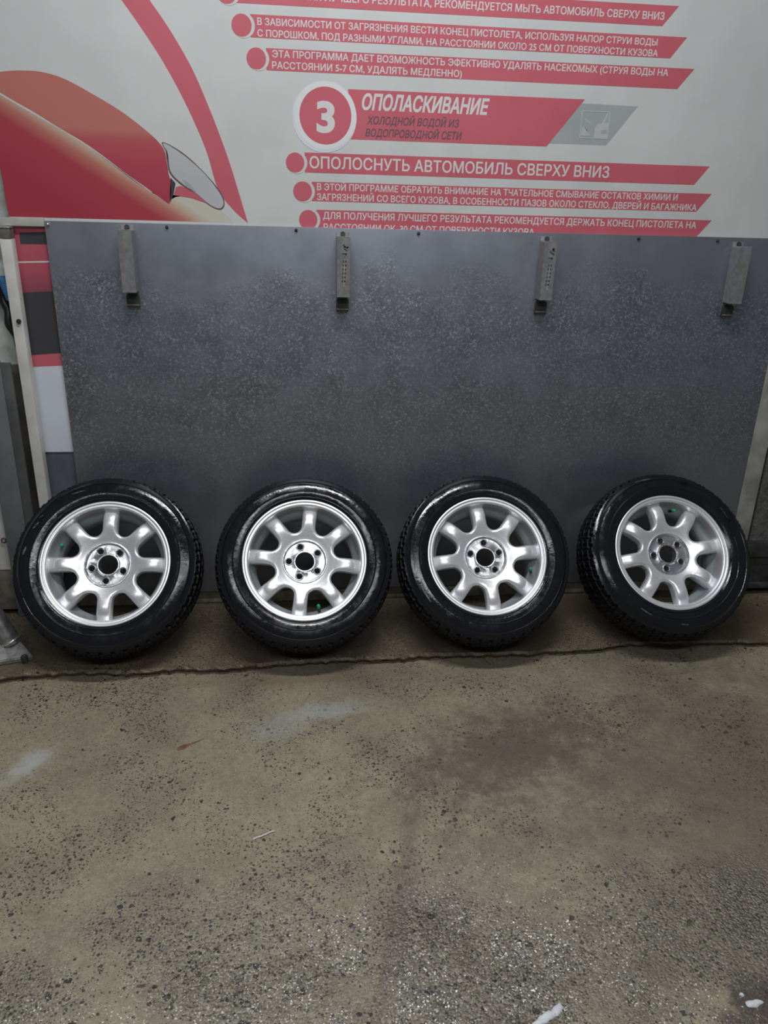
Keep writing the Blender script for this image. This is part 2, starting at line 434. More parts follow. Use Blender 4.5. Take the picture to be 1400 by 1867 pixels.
flat('car_roof', smooth_poly([(-0.9699, 1.8015), (-0.954, 1.8036), (-0.9065, 1.8091), (-0.836, 1.8083), (-0.7671, 1.7909), (-0.6838, 1.7501), (-0.6148, 1.7118), (-0.5532, 1.6685), (-0.5068, 1.6278), (-0.4899, 1.5972), (-0.4867, 1.5501), (-0.4775, 1.5024), (-0.49, 1.4493), (-0.5554, 1.4962), (-0.6229, 1.5421), (-0.6809, 1.5858), (-0.7384, 1.6241), (-0.8032, 1.6599), (-0.8666, 1.6974), (-0.9184, 1.7251), (-0.9622, 1.7491), (-0.977, 1.755)], 5, [0, 12, 21]), M_ROOF, board, 2)
flat('car_headlamp', smooth_poly([(-0.4935, 1.6267), (-0.4824, 1.5959), (-0.4777, 1.5464), (-0.446, 1.5129), (-0.4049, 1.4866), (-0.3612, 1.4518), (-0.3313, 1.441), (-0.3175, 1.4562), (-0.3289, 1.4886), (-0.3756, 1.5454), (-0.4377, 1.5973)], 5, ()), M_PPALE, board, 4, 'pale grey printed headlamp')
flat('car_headlamp_outline', smooth_poly([(-0.4966, 1.6297), (-0.4858, 1.5958), (-0.4821, 1.5438), (-0.4497, 1.5096), (-0.4069, 1.4833), (-0.3622, 1.4484), (-0.3289, 1.4369), (-0.3141, 1.4546), (-0.3261, 1.492), (-0.3771, 1.5501), (-0.4374, 1.602)], 5, ()), M_PDARK, board, 3)
flat('car_gap', [(-0.479, 1.528), (-0.4649, 1.5124), (-0.4721, 1.4823), (-0.4872, 1.4518), (-0.4804, 1.4861)], M_PNIGHT, board, 5)
flat('car_grille', [(-0.464, 1.5011), (-0.4483, 1.5048), (-0.4025, 1.4834), (-0.368, 1.4549), (-0.4163, 1.47), (-0.4572, 1.4754), (-0.4726, 1.4766)], M_PRED, board, 5)
flat('lamp_reflector', [(-0.4419, 1.5243), (-0.4221, 1.5136), (-0.4014, 1.4883), (-0.4298, 1.5005)], M_PGREY, board, 6)
flat('car_lower_body', [(-0.9855, 1.3691), (-0.8209, 1.3747), (-0.8514, 1.1231), (-0.9855, 1.1218)], M_LOWER, board, 1)
flat('dark_window', [(-0.9632, 1.3533), (-0.8227, 1.3598), (-0.8276, 1.3198), (-0.9647, 1.3186)], M_PNIGHT, board, 2)
flat('pale_line', [(-0.9855, 1.2647), (-0.8335, 1.2708), (-0.8341, 1.2657), (-0.9855, 1.2604)], M_PTEXT, board, 2)
flat('printed_tyre', [(-0.9855, 1.1674), (-0.845, 1.1759), (-0.8673, 0.9636), (-0.9855, 0.9555)], M_PNIGHT, board, 2)
flat('red_sill', [(-0.9855, 0.9629), (-0.8572, 0.973), (-0.8623, 0.9302), (-0.9855, 0.924)], M_PRED, board, 3)
flat('pale_strip', [(-0.9855, 0.924), (-0.8533, 0.9302), (-0.8669, 0.6261), (-0.9855, 0.6231)], M_PLIGHT, board, 1)
struct('baseboard_left', box('skirting', -1.0, -.80, .016, .056, .058, .620), M_SKIRT)

def text(name, body, left, right, cap, parent, mat, layer, shear=0.0, bold=0.0, label=None):
    """left, right: (x, z) of the baseline ends; cap: capital height, all in metres"""
    c = bpy.data.curves.new(name, 'FONT'); c.body = body; c.shear = shear
    c.resolution_u = 4
    o = bpy.data.objects.new(name, c); COL.objects.link(o)
    dg = bpy.context.evaluated_depsgraph_get()
    cu = o.to_curve(dg)
    polys = []
    for sp in cu.splines:
        bp = sp.bezier_points; m = len(bp); ring = []
        for a in range(m):
            p0, p1 = bp[a], bp[(a + 1) % m]
            straight = (p0.handle_right - p0.co).length < 1e-6 and (p1.handle_left - p1.co).length < 1e-6
            n_ = 1 if straight else 5
            for q in range(n_):
                t_ = q / n_; u_ = 1 - t_
                v = p0.co * u_ ** 3 + p0.handle_right * (3 * u_ * u_ * t_) + p1.handle_left * (3 * u_ * t_ * t_) + p1.co * t_ ** 3
                if not ring or (Vector((v.x, v.y, 0)) - ring[-1]).length > 1e-5: ring.append(Vector((v.x, v.y, 0)))
        while len(ring) > 2 and (ring[0] - ring[-1]).length < 1e-5: ring.pop()
        if len(ring) > 2:
            area = sum(a_.x * b_.y - b_.x * a_.y for a_, b_ in zip(ring, ring[1:] + ring[:1])) / 2
            polys.append((ring, area))
    o.to_curve_clear(); bpy.data.objects.remove(o)
    def inside(pt, ring):
        r_ = False
        for a_, b_ in zip(ring, ring[1:] + ring[:1]):
            if (a_.y > pt.y) != (b_.y > pt.y) and pt.x < (b_.x - a_.x) * (pt.y - a_.y) / (b_.y - a_.y) + a_.x: r_ = not r_
        return r_
    def within(a_, b_): return all(inside(v, b_) for v in a_)
    kinds = []
    for q, (ring, ar) in enumerate(polys):
        host = [p_ for p_ in polys if p_[0] is not ring and abs(p_[1]) > abs(ar) and p_[1] * ar < 0 and within(ring, p_[0])]
        kinds.append(host[0][0] if host else None)
    def heavier(ring, ar, d):
        s_ = 1 if ar > 0 else -1
        out = []
        m = len(ring)
        for q in range(m):
            e0 = (ring[q] - ring[q - 1]).normalized(); e1 = (ring[(q + 1) % m] - ring[q]).normalized()
            n0 = Vector((e0.y, -e0.x, 0)) * s_; n1 = Vector((e1.y, -e1.x, 0)) * s_
            b_ = n0 + n1
            b_ = b_ / max(.35, b_.dot(b_) / 2) if b_.length > 1e-6 else n0
            out.append(ring[q] + b_ * d)
        return out
    fat = [heavier(r_, a_, bold if k_ is None else -bold) for (r_, a_), k_ in zip(polys, kinds)]
    outer = [f_ for f_, k_ in zip(fat, kinds) if k_ is None]
    xs = [v.x for p_ in outer for v in p_]
    x0, x1 = min(xs), max(xs)
    sx = (right[0] - left[0]) / (x1 - x0); sz = cap / .727
    z0 = (left[1] + right[1]) / 2
    bm = bmesh.new()
    # constrained triangulation copes with contours that cross themselves or each other
    vin, ein = [], []
    for f_ in fat:
        b_ = len(vin); m = len(f_)
        vin += [Vector((v.x, v.y)) for v in f_]
        ein += [(b_ + q, b_ + (q + 1) % m) for q in range(m)]
    vo, _, fo = delaunay_2d_cdt(vin, ein, [], 0, 1e-6)[:3]
    boxes = [(min(v.x for v in f_), max(v.x for v in f_), min(v.y for v in f_), max(v.y for v in f_)) for f_ in fat]
    def wind(p_, q):
        bx = boxes[q]
        if not (bx[0] <= p_.x <= bx[1] and bx[2] <= p_.y <= bx[3]): return 0
        w_ = 0; f_ = fat[q]
        for a_, b_ in zip(f_, f_[1:] + f_[:1]):
            c_ = (b_.x - a_.x) * (p_.y - a_.y) - (p_.x - a_.x) * (b_.y - a_.y)
            if a_.y <= p_.y < b_.y and c_ > 0: w_ += 1
            elif b_.y <= p_.y < a_.y and c_ < 0: w_ -= 1
        return w_
    holes_of = [[h for h in range(len(polys)) if kinds[h] is polys[q][0]] for q in range(len(polys))]
    vmap = {}
    for t_ in fo:
        p_ = (vo[t_[0]] + vo[t_[1]] + vo[t_[2]]) / 3
        if not any(kinds[q] is None and wind(p_, q) and not any(wind(p_, h) for h in holes_of[q]) for q in range(len(polys))): continue
        vs = []
        for w_ in t_:
            if w_ not in vmap: vmap[w_] = bm.verts.new((left[0] + (vo[w_].x - x0) * sx, PY - STEP * layer, z0 + vo[w_].y * sz))
            vs.append(vmap[w_])
        f = bm.faces.new(vs)
        f.normal_update()
        if f.normal.y > 0: f.normal_flip()
    me = bpy.data.meshes.new(name); bm.to_mesh(me); bm.free()
    o = link(name, me, mat, parent)
    if label: o['label'] = label
    return o

BARS = [[(-0.2559, 2.0684), (1.1173, 2.0684), (1.071, 2.0121), (-0.2559, 2.0121)], [(-0.2137, 1.9853), (1.1586, 1.9853), (1.112, 1.9251), (-0.2137, 1.9251)], [(-0.1688, 1.8989), (1.1989, 1.8989), (1.151, 1.8397), (-0.1688, 1.8397)], [(0.0817, 1.7983), (0.8459, 1.7983), (0.7338, 1.6571), (0.0817, 1.6571)], [(-0.0554, 1.6143), (1.3055, 1.6143), (1.2602, 1.5558), (-0.0554, 1.5558)], [(-0.0337, 1.5291), (1.3293, 1.5291), (1.2835, 1.471), (-0.0337, 1.471)], [(-0.0187, 1.4449), (1.3453, 1.4449), (1.2922, 1.3818), (-0.0187, 1.3818)]]
for i, b in enumerate(BARS):
    flat('text_bar', b, M_PRED, board, 2)
flat('grey_icon_panel', [(0.8179, 1.7867), (1.0268, 1.7849), (0.9354, 1.667), (0.7213, 1.6665)], M_PGREY, board, 1)
for cx, cz, r in [(-0.2799, 2.0373, 0.0294), (-0.2396, 1.9553, 0.0299), (-0.1988, 1.8698, 0.0294), (-0.0859, 1.5837, 0.0293), (-0.0632, 1.4991, 0.0301), (-0.0458, 1.4138, 0.0298)]:
    flat('bullet_ring', disc_pts(cx + .006, cz, r * 1.12), M_PWHITE, board, 3)
    flat('bullet_disc', disc_pts(cx, cz, r), M_PRED, board, 4)
cx, cz, r = (0.0111, 1.7209, 0.0816)
flat('badge_shade', disc_pts(cx - .003, cz - .004, r * 1.24), M_PLIGHT, board, 3)
flat('badge_ring', disc_pts(cx, cz, r * 1.19), M_PRING, board, 4)
flat('badge_disc', disc_pts(cx, cz, r), M_PRED, board, 5)
# washing pictogram: framed car front with a spray lance
(ix0, iz1), (ix1, iz0) = [(0.8405, 1.767), (0.9367, 1.6851)]
bm = bmesh.new(); w = .0035; yy = PY - STEP * 4
for (a, b, c, d) in ((ix0, ix1, iz0, iz0 + w), (ix0, ix1, iz1 - w, iz1), (ix0, ix0 + w, iz0 + w, iz1 - w), (ix1 - w, ix1, iz0 + w, iz1 - w)):
    bm.faces.new([bm.verts.new(v) for v in ((a, yy, c), (b, yy, c), (b, yy, d), (a, yy, d))])
me = bpy.data.meshes.new('icon_frame'); bm.to_mesh(me); bm.free(); link('icon_frame', me, M_PPALE, board)
def ic(pts): return [(ix0 + (ix1 - ix0) * a, iz0 + (iz1 - iz0) * b) for a, b in pts]
flat('icon_car', ic([(.5, .03), (.97, .03), (.97, .58), (.83, .58), (.95, .97), (.9, .97), (.74, .58), (.62, .54), (.52, .42)]), M_PPALE, board, 2)
flat('icon_lamp', ic([(.76, .2), (.95, .2), (.95, .34), (.8, .34), (.74, .28)]), M_PGREY, board, 3)
flat('icon_lance', ic([(.12, .68), (.36, .52), (.38, .56), (.14, .71)]), M_PPALE, board, 2)
flat('icon_cloud', ic([(.06, .10), (.4, .10), (.36, .22), (.22, .3), (.14, .42), (.06, .38)]), M_PPALE, board, 2)

TEXTS = [
    ('ДЛЯ ПОЛУЧЕНИЯ ЛУЧШЕГО РЕЗУЛЬТАТА, РЕКОМЕНДУЕТСЯ МЫТЬ АВТОМОБИЛЬ СВЕРХУ ВНИЗ', (-0.2371, 2.0297), (1.0744, 2.029), 0.0204, 'line'),
    ('В ЗАВИСИМОСТИ ОТ ЗАГРЯЗНЕНИЯ ВЕСТИ КОНЕЦ ПИСТОЛЕТА, ИСПОЛЬЗУЯ НАПОР СТРУИ ВОДЫ', (-0.1928, 1.9597), (1.0635, 1.9578), 0.0184, 'line'),
    ('С ПОРОШКОМ, ПОД РАЗНЫМИ УГЛАМИ, НА РАССТОЯНИИ ОКОЛО 25 СМ ОТ ПОВЕРХНОСТИ КУЗОВА', (-0.1932, 1.9285), (1.0696, 1.9286), 0.0182, 'line'),
    ('ЭТА ПРОГРАММА ДАЕТ ВОЗМОЖНОСТЬ ЭФЕКТИВНО УДАЛЯТЬ НАСЕКОМЫХ (СТРУЯ ВОДЫ НА', (-0.1504, 1.8755), (1.1133, 1.8753), 0.019, 'line'),
    ('РАССТОЯНИИ 5-7 СМ, УДАЛЯТЬ МЕДЛЕННО)', (-0.1518, 1.8449), (0.4391, 1.8459), 0.0188, 'line'),
    ('ОПОЛАСКИВАНИЕ', (0.1255, 1.7436), (0.5339, 1.7437), 0.0433, 'title'),
    ('ХОЛОДНОЙ ВОДОЙ ИЗ', (0.1421, 1.7027), (0.4386, 1.7029), 0.0219, 'dark'),
    ('ВОДОПРОВОДНОЙ СЕТИ', (0.1376, 1.6672), (0.4506, 1.6673), 0.0222, 'dark'),
    ('3', (-0.0172, 1.6761), (0.0409, 1.6773), 0.0865, 'num'),
    ('ОПОЛОСНУТЬ АВТОМОБИЛЬ СВЕРХУ ВНИЗ', (-0.0401, 1.5679), (0.9574, 1.5708), 0.0344, 'line'),
    ('В ЭТОЙ ПРОГРАММЕ ОБРАТИТЬ ВНИМАНИЕ НА ТЧАТЕЛЬНОЕ СМЫВАНИЕ ОСТАТКОВ ХИМИИ И', (-0.0164, 1.5024), (1.2094, 1.5073), 0.0199, 'line'),
    ('ЗАГРЯЗНЕНИЙ СО ВСЕГО КУЗОВА, В ОСОБЕННОСТИ ПАЗОВ ОКОЛО СТЕКЛО, ДВЕРЕЙ И БАГАЖНИКА', (-0.0166, 1.4723), (1.2829, 1.4767), 0.0201, 'line'),
    ('ДЛЯ ПОЛУЧЕНИЯ ЛУЧШЕГО РЕЗУЛЬТАТА РЕКОМЕНДУЕТСЯ ДЕРЖАТЬ КОНЕЦ ПИСТОЛЕТА НА', (0.0029, 1.4141), (1.2923, 1.4213), 0.0211, 'line'),
    ('РАССТОЯНИИ ОК. 30 СМ ОТ ПОВЕРХНОСТИ КУЗОВА.', (0.0046, 1.3802), (0.7241, 1.3841), 0.021, 'line')]
for body, l, r, cap, style in TEXTS:
    if style == 'line': text('text_line', body, l, r, cap, board, M_PTEXT, 3, 0, .016)
    elif style == 'title': text('title_lettering', body, l, r, cap, board, M_PTEXT, 3, .22, .034, 'bold slanted white title lettering')
    elif style == 'dark': text('subtitle_lettering', body, l, r, cap, board, M_PDARK, 3, .2, .024, 'bold slanted dark lettering')
    elif style == 'num': text('badge_numeral', body, l, r, cap, board, M_PTEXT, 6, 0, .035, 'white numeral')

# ------------------------------------------------------------ grey sheet, its screws and the mat clamps
PB, PT = .060, 1.391
PL_, PR_ = -.879, 1.655
sheet = link('metal_sheet', box('metal_sheet', PL_, PR_, 0, .010, PB, PT, .0012), M_SHEET)
tag(sheet, 'large dull grey galvanised metal sheet behind the four wheels', 'metal sheet')
for x, z in ((-.868, 1.381), (-.500, 1.381), (-.086, 1.381), (.320, 1.380), (1.086, 1.380), (1.373, 1.380)):
    bm = bmesh.new(); cyl_into(bm, (x, .0008, z), (x, -.004, z), .0055, 6)
    bmesh.ops.create_uvsphere(bm, u_segments=10, v_segments=6, radius=.004, matrix=Matrix.Translation((x, -.004, z)))
    link('sheet_screw', mesh('sheet_screw', bm), M_CHROME if x < -.8 else M_DARKSTEEL, sheet)

def make_clamp(x, z, label, marks):
    t = empty('mat_clamp', (x, -.0005, z - .25), label, 'clamp', 'mat clamps bolted along the top of the grey sheet')
    # local z: 0 .. 0.26 (top of the tab)
    link('back_plate', box('back_plate', -.021, .021, -.004, 0, .004, .256, .0012), M_BRACKET, t)
    link('clamp_foot', box('clamp_foot', -.0205, .0205, -.016, -.004, 0.0, .040, .002), M_DARKSTEEL, t)['label'] = 'dark foot of the clamp'
    bm = bmesh.new(); box_into(bm, -.020, .020, -.018, -.016, .006, .010)
    link('foot_lip', mesh('foot_lip', bm), M_BROWNSTEEL, t)
    # folded channel, open below and behind
    bm = bmesh.new()
    w, d0, d1, za, zb = .0215, -.005, -.058, .052, .240
    box_into(bm, -w, w, d1, d1 + .003, za, zb)
    box_into(bm, -w, -w + .003, d1 + .003, d0, za, zb)
    box_into(bm, w - .003, w, d1 + .003, d0, za, zb)
    link('channel', mesh('channel', bm), M_BRACKET, t)
    link('channel_top', box('channel_top', -w + .0005, w - .0005, d1 + .001, d0, zb, zb + .003), M_CHROME, t)['label'] = 'bright top edge'  # top plate brighter than the channel below it
    bm = bmesh.new(); cyl_into(bm, (0, -.004, .249), (0, -.010, .249), .0085, 6); cyl_into(bm, (0, -.010, .249), (0, -.014, .249), .005, 12)
    link('bolt', mesh('bolt', bm), M_DARKSTEEL, t)
    if marks:
        bm = bmesh.new(); bl = bmesh.new()
        rnd = random.Random(marks)
        y = d1 - .0006
        def quad(b, cx, cz, sx, sz):
            b.faces.new([b.verts.new(v) for v in ((cx - sx, y, cz - sz), (cx + sx, y, cz - sz), (cx + sx, y, cz + sz), (cx - sx, y, cz + sz))])
        for k in range(7): quad(bm, .006 + rnd.uniform(-.006, .007), .210 + rnd.uniform(-.010, .010), .0028, .0022)
        quad(bm, .002, .190, .008, .0012); quad(bm, .008, .188, .0024, .0026)
        for k in range(6):
            zz = .166 - k * .0125
            quad(bm, .0075 + (k * -.0006), zz, .0024, .0026)
            quad(bm, -.0005 - k * .0007, zz, .0016, .0032)
        quad(bl, .003, .125, .0008, .030); quad(bl, .002, .087, .005, .0009); quad(bl, .001, .092, .0012, .004)
        link('worn_marking', mesh('worn_marking', bm), M_MARK, t)['label'] = 'dark worn stamped marking'
        link('pale_scratch', mesh('pale_scratch', bl), M_LIGHTMARK, t)['label'] = 'pale scratched line'
    return t
make_clamp(-.624, 1.379, 'grey steel mat clamp with plain unmarked front, above the wheel by the white post', 0)
make_clamp(.067, 1.374, 'grey steel mat clamp with dark markings, second from the white post', 3)
make_clamp(.760, 1.374, 'grey steel mat clamp with marked front, third from the white post', 5)
make_clamp(1.450, 1.371, 'dark grey steel mat clamp at the far right end of the sheet', 0)

# ------------------------------------------------------------ left side: posts, bar, column, hose
t = empty('white_post', (-.990, -.014, .001), 'narrow white painted steel post at the left side of the grey sheet', 'post')
link('post_tube', box('post_tube', -.0175, .0175, -.030, .010, 0, 1.335, .003), M_WHITEPAINT, t)
link('post_collar', box('post_collar', -.0165, .0165, -.031, .010, 1.336, 1.366, .003), M_BROWNSTEEL, t)['label'] = 'brownish bare steel collar'
link('post_cap', box('post_cap', -.018, .018, -.033, .011, 1.3665, 1.371, .001), M_CHROME, t)['label'] = 'bright flat cap'
bm = bmesh.new(); cyl_into(bm, (.006, -.0305, 1.083), (.006, -.036, 1.083), .0075, 16); cyl_into(bm, (.006, -.036, 1.083), (.006, -.037, 1.083), .0035, 12)
link('post_bolt', mesh('post_bolt', bm), M_DARKSTEEL, t)
tag(link('flat_bar', box('flat_bar', -1.20, -.8795, -.004, .0115, 1.374, 1.3985, .001), M_BEIGE),
    'beige flat metal bar above the white post under the banner edge', 'metal bar')
tag(link('steel_strip', box('steel_strip', 1.6565, 1.7265, .0, .0115, .058, 1.389, .001), M_GREYPAINT),
    'pale grey upright metal strip beside the right edge of the grey sheet', 'metal strip')
bm = bmesh.new()
for x, z in ((1.71, .40), (1.70, .305)): cyl_into(bm, (x, .0, z), (x, -.003, z), .006, 10)
bm.free()

t = empty('grey_column', (-1.083, -.05, .001), 'dark grey painted steel column at the left edge behind the nearest wheel', 'column')
link('column_face', box('column_face', -.053, .020, 0, .012, 0, .955, .002), M_COLUMN, t)
link('column_flange', box('column_flange', .0205, .052, .002, .014, 0, .948, .002), M_FLANGE, t)['label'] = 'darker flange of the column'
tag(link('dark_slot', box('dark_slot', -1.075, -1.034, .030, .052, .12, .925, .002), M_DARKSLOT),  # dark strip added in place of the shaded slot behind the column
    'dark brown narrow strip added for the shaded gap between grey column and white post', 'dark strip')
b_ = link('wall_plate', box('wall_plate', -1.35, -1.138, -.03, -.018, .185, .55, .002), M_WHITEPAINT)
tag(b_, 'off white plate with a small eye bolt left of the dark grey column', 'wall plate')
bm = bmesh.new()
ring = [(-1.150 + .008 * cos(a), -.036, .306 + .008 * sin(a)) for a in [2 * pi * k / 20 for k in range(21)]]
bb = tube(ring, .0022, 6); link('eye_bolt', mesh('eye_bolt', bb, True), M_DARKSTEEL, b_)
bm.free()
struct('trim_4', box('left_base', -1.6, -1.10, -.028, .058, .02, .183, .004), M_BROWNSTEEL)

t = empty('spray_hose', (-1.024, .026, .955), 'black spray hose hung with a blue coiled sleeve left of the white post', 'hose')
pts = [Vector((-.035 + .048 * k / 40 + .004 * sin(k * .5), .012 * sin(k * .21), .245 - .245 * k / 40)) for k in range(41)]
link('hose', mesh('hose', tube(pts, .0135, 10), True), M_BLACK, t)
coil = [Vector((-.014 + .020 * k / 120 + .0155 * cos(k * .63), -.004 + .0155 * sin(k * .63), .262 - .075 * k / 120)) for k in range(121)]
link('coiled_sleeve', mesh('coiled_sleeve', tube(coil, .0034, 6), True), M_BLUE, t)['label'] = 'bright blue coiled sleeve'
link('hose_end', box('hose_end', -.004, .026, -.014, .014, -.004, .045, .006), M_BLACK, t)
t = empty('coin_box', (-1.135, -.020, 1.13), 'navy blue box with a pale ring at the left frame edge', 'box')
link('box_body', box('box_body', -.09, .066, -.02, .03, 0, .092, .006), M_NAVY, t)
ring = [(.044 + .015 * cos(a), -.0215, .050 + .015 * sin(a)) for a in [2 * pi * k / 28 for k in range(29)]]
link('pale_ring', mesh('pale_ring', tube(ring, .0035, 8), True), M_WHITEPAINT, t)

# steel foot with a slanted pipe, bottom left
t = empty('steel_post_foot', (-1.10, -.30, .001), 'grey folded steel foot with a slanted round pipe on the ledge beside the first wheel', 'post foot')
bm = bmesh.new()
A = [(0.1079, -0.0578, 0.016999999999999998), (0.0375, 0.0133, 0.054), (-0.1115, -0.0203, 0.054), (-0.0533, -0.1009, 0.016999999999999998)]
lo = [bm.verts.new((x, y, 0)) for x, y, z in A]
hi = [bm.verts.new((x, y, z)) for x, y, z in A]
bm.faces.new(hi); bm.faces.new(lo[::-1])
for i in range(4): bm.faces.new((lo[i], lo[(i + 1) % 4], hi[(i + 1) % 4], hi[i]))
bmesh.ops.bevel(bm, geom=list(bm.edges), offset=.0025, segments=2, affect='EDGES')
link('foot_plate', mesh('foot_plate', bm, angle=40), M_STEEL, t)
bm = bmesh.new(); cyl_into(bm, (0.0259, -0.0012, 0.0343), (-0.1164, 0.0462, 0.3282), .032, 28)
link('pipe', mesh('pipe', bm, angle=40), M_STEEL, t)
bm = bmesh.new()
d = (Vector((-0.1164, 0.0462, 0.3282)) - Vector((0.0259, -0.0012, 0.0343))).normalized()
bmesh.ops.create_uvsphere(bm, u_segments=8, v_segments=6, radius=.001)
bm.clear()
q_ = d.to_track_quat('Z', 'Y')
ring = [tuple(Vector((0.0259, -0.0012, 0.0343)) + d * .012 + q_ @ Vector((.0325 * cos(a), .0325 * sin(a), 0))) for a in [2 * pi * k / 36 for k in range(37)]]
bm.free()
link('weld_bead', mesh('weld_bead', tube(ring, .0042, 8), True), M_CHROME, t)['label'] = 'bright weld bead'
bm = bmesh.new(); cyl_into(bm, (0.084, -0.0678, 0.004), (0.084, -0.0698, 0.026), .011, 6)
bmesh.ops.create_uvsphere(bm, u_segments=12, v_segments=8, radius=.006, matrix=Matrix.Translation((0.084, -0.0698, 0.026)))
link('anchor_bolt', mesh('anchor_bolt', bm, angle=40), M_DARKSTEEL, t)

# ------------------------------------------------------------ wheels
NS = 384
def tread_radial(r, w, k, n):
    """tread blocks: lateral grooves on the tread and shoulder"""
    aw = abs(w)
    if r < .292: return r
    p = (k + w * 260) % 8          # 48 pitches, slanted
    deep = 0
    if aw > .062:
        if (k % 8) < 2: deep = .007
        elif (k % 8) == 5: deep = .002
    elif aw > .022:
        if p < 1.6: deep = .006
    else:
        if (p + 4) % 8 < 1.2: deep = .005
    return r - deep
def sidewall(s):
    return [(.198, s * .060), (.199, s * .079), (.2045, s * .0875), (.212, s * .0915), (.2165, s * .0925), (.2185, s * .0950), (.2210, s * .0952),
            (.2225, s * .0935), (.232, s * .0962), (.2392, s * .0968), (.2402, s * .0985), (.2418, s * .0995), (.2434, s * .0985), (.2444, s * .0966), (.254, s * .0962),
            (.264, s * .0948), (.2720, s * .0925), (.2730, s * .0940), (.2748, s * .0949), (.2765, s * .0936), (.2776, s * .0908), (.284, s * .0872), (.2885, s * .0850), (.2925, s * .0838)]
tread = []
ws = [-.0825, -.079, -.072, -.064, -.0625, -.0585, -.057, -.040, -.0235, -.0225, -.0185, -.0175, 0]
def crown(w): return .3075 - .0105 * (abs(w) / .079) ** 2.6
for w in ws:
    aw = abs(w)
    g = .0085 if aw in (.0625, .0585, .0225, .0185) else 0
    tread.append((crown(w) - g, w))
tread += [(r, -w) for r, w in tread[-2::-1]]

def tyre_sidewall_mesh():
    bm = bmesh.new()
    lathe(bm, sidewall(1), NS)
    return mesh('sidewall', bm, angle=50)
def tyre_mesh():
    bm = bmesh.new()
    prof = [(.2885, -.0850), (.2925, -.0838)] + tread + [(.2925, .0838), (.2905, .0842)]
    lathe(bm, prof, NS, radial=tread_radial)
    back = [(r, w) for r, w in sidewall(-1)]
    lathe(bm, back[:-1], 96)
    return mesh('tread', bm, angle=28)

def lip_mesh():
    bm = bmesh.new()
    prof = [(.204, .078), (.2075, .0845), (.2110, .0865), (.2125, .0885), (.2120, .0905), (.2095, .0918), (.2055, .0920), (.2030, .0908), (.2022, .0885), (.2012, .0880),
            (.1985, .0885), (.1955, .0882), (.1925, .0868), (.1905, .0838), (.1895, .078), (.1885, .060), (.1880, .050)]
    lathe(bm, prof, 160)
    return mesh('rim_lip', bm, angle=50)
def barrel_mesh():
    bm = bmesh.new()
    prof = [(.1885, .055), (.1865, .040), (.1800, .026), (.1700, .014), (.1680, .0), (.1690, -.035), (.1760, -.050), (.1800, -.060), (.1820, -.078), (.196, -.084), (.2, -.0875)]
    lathe(bm, prof, 128)
    return mesh('barrel', bm, angle=50)

HWID = .0237; RHO = .1317; RC = RHO * sin(radians(22.5)) - HWID; TAN_A = RHO * cos(radians(22.5))
def hw_at(r): return HWID + max(0, (r - .150)) * .05
def window_dist(r, phi):
    phi = abs(phi)
    x, y = r * cos(phi), r * sin(phi)
    if x > TAN_A: return hw_at(r) - y
    cx, cy = RHO * cos(radians(22.5)), RHO * sin(radians(22.5))
    return math.hypot(x - cx, y - cy) - RC
def phi_max(r):
    if r <= RHO - RC: return radians(22.5)
    # bisect the boundary of the window
    lo, hi = 0.0, radians(22.5)
    for _ in range(40):
        m = (lo + hi) / 2
        if window_dist(r, m) > 0: lo = m
        else: hi = m
    return lo
def spine(r):
    # hub shoulder low, hump in the middle, dropping behind the lip
    pts = [(.0755, .0555), (.080, .0590), (.090, .0625), (.105, .0680), (.122, .0745), (.140, .0785), (.156, .0775), (.172, .0715), (.184, .0640), (.190, .0590)]
    for (a, b), (c, d) in zip(pts, pts[1:]):
        if r <= c:
            t = max(0, (r - a) / (c - a)); t2 = t
            return b + (d - b) * t2
    return pts[-1][1]
def spine_s(r):   # smoothed
    return sum(spine(r + d) for d in (-.012, -.008, -.004, 0, .004, .008, .012)) / 7
def spoke_mesh():
    bm = bmesh.new()
    rs = [.0755, .078, .082, .086, .090, .094, .098, .101, .103, .1045, RHO - RC, .1055, .1065, .108, .110, .1125, .115, .118, .1215, .125, .130, .136, .142, .148, .154, .160, .166, .172, .178, .184, .1893]
    us = [-1, -.985, -.96, -.92, -.86, -.78, -.68, -.55, -.4, -.2, 0, .2, .4, .55, .68, .78, .86, .92, .96, .985, 1]
    grid = []
    for r in rs:
        pm = phi_max(r)
        row = []
        for u in us:
            phi = pm * u
            d = window_dist(r, phi)
            e = max(0.0, 1 - d / .011)
            y = r * sin(abs(phi))
            bow = .0045 * (y / HWID) ** 2 * min(1, max(0, (r - .11) / .03))
            w = spine_s(r) - .0085 * e ** 2.6 - bow
            row.append(bm.verts.new((r * sin(phi), -w, r * cos(phi))))
        grid.append(row)
    for i in range(len(rs) - 1):
        for j in range(len(us) - 1):
            bm.faces.new((grid[i][j], grid[i][j + 1], grid[i + 1][j + 1], grid[i + 1][j]))
    # window walls
    i0 = rs.index(RHO - RC)
    for side in (0, -1):
        chain = [grid[i][side] for i in range(i0, len(rs))]
        deep = []
        for v in chain:
            deep.append(bm.verts.new((v.co.x * .93, -.030, v.co.z * .995)))
        for a, b, c, d in zip(chain, chain[1:], deep[1:], deep): bm.faces.new((a, b, c, d))
    # outer end wall down to the barrel
    chain = grid[-1]
    deep = [bm.verts.new((v.co.x, -.045, v.co.z)) for v in chain]
    for a, b, c, d in zip(chain, chain[1:], deep[1:], deep): bm.faces.new((a, b, c, d))
    return mesh('spoke', bm, angle=60)

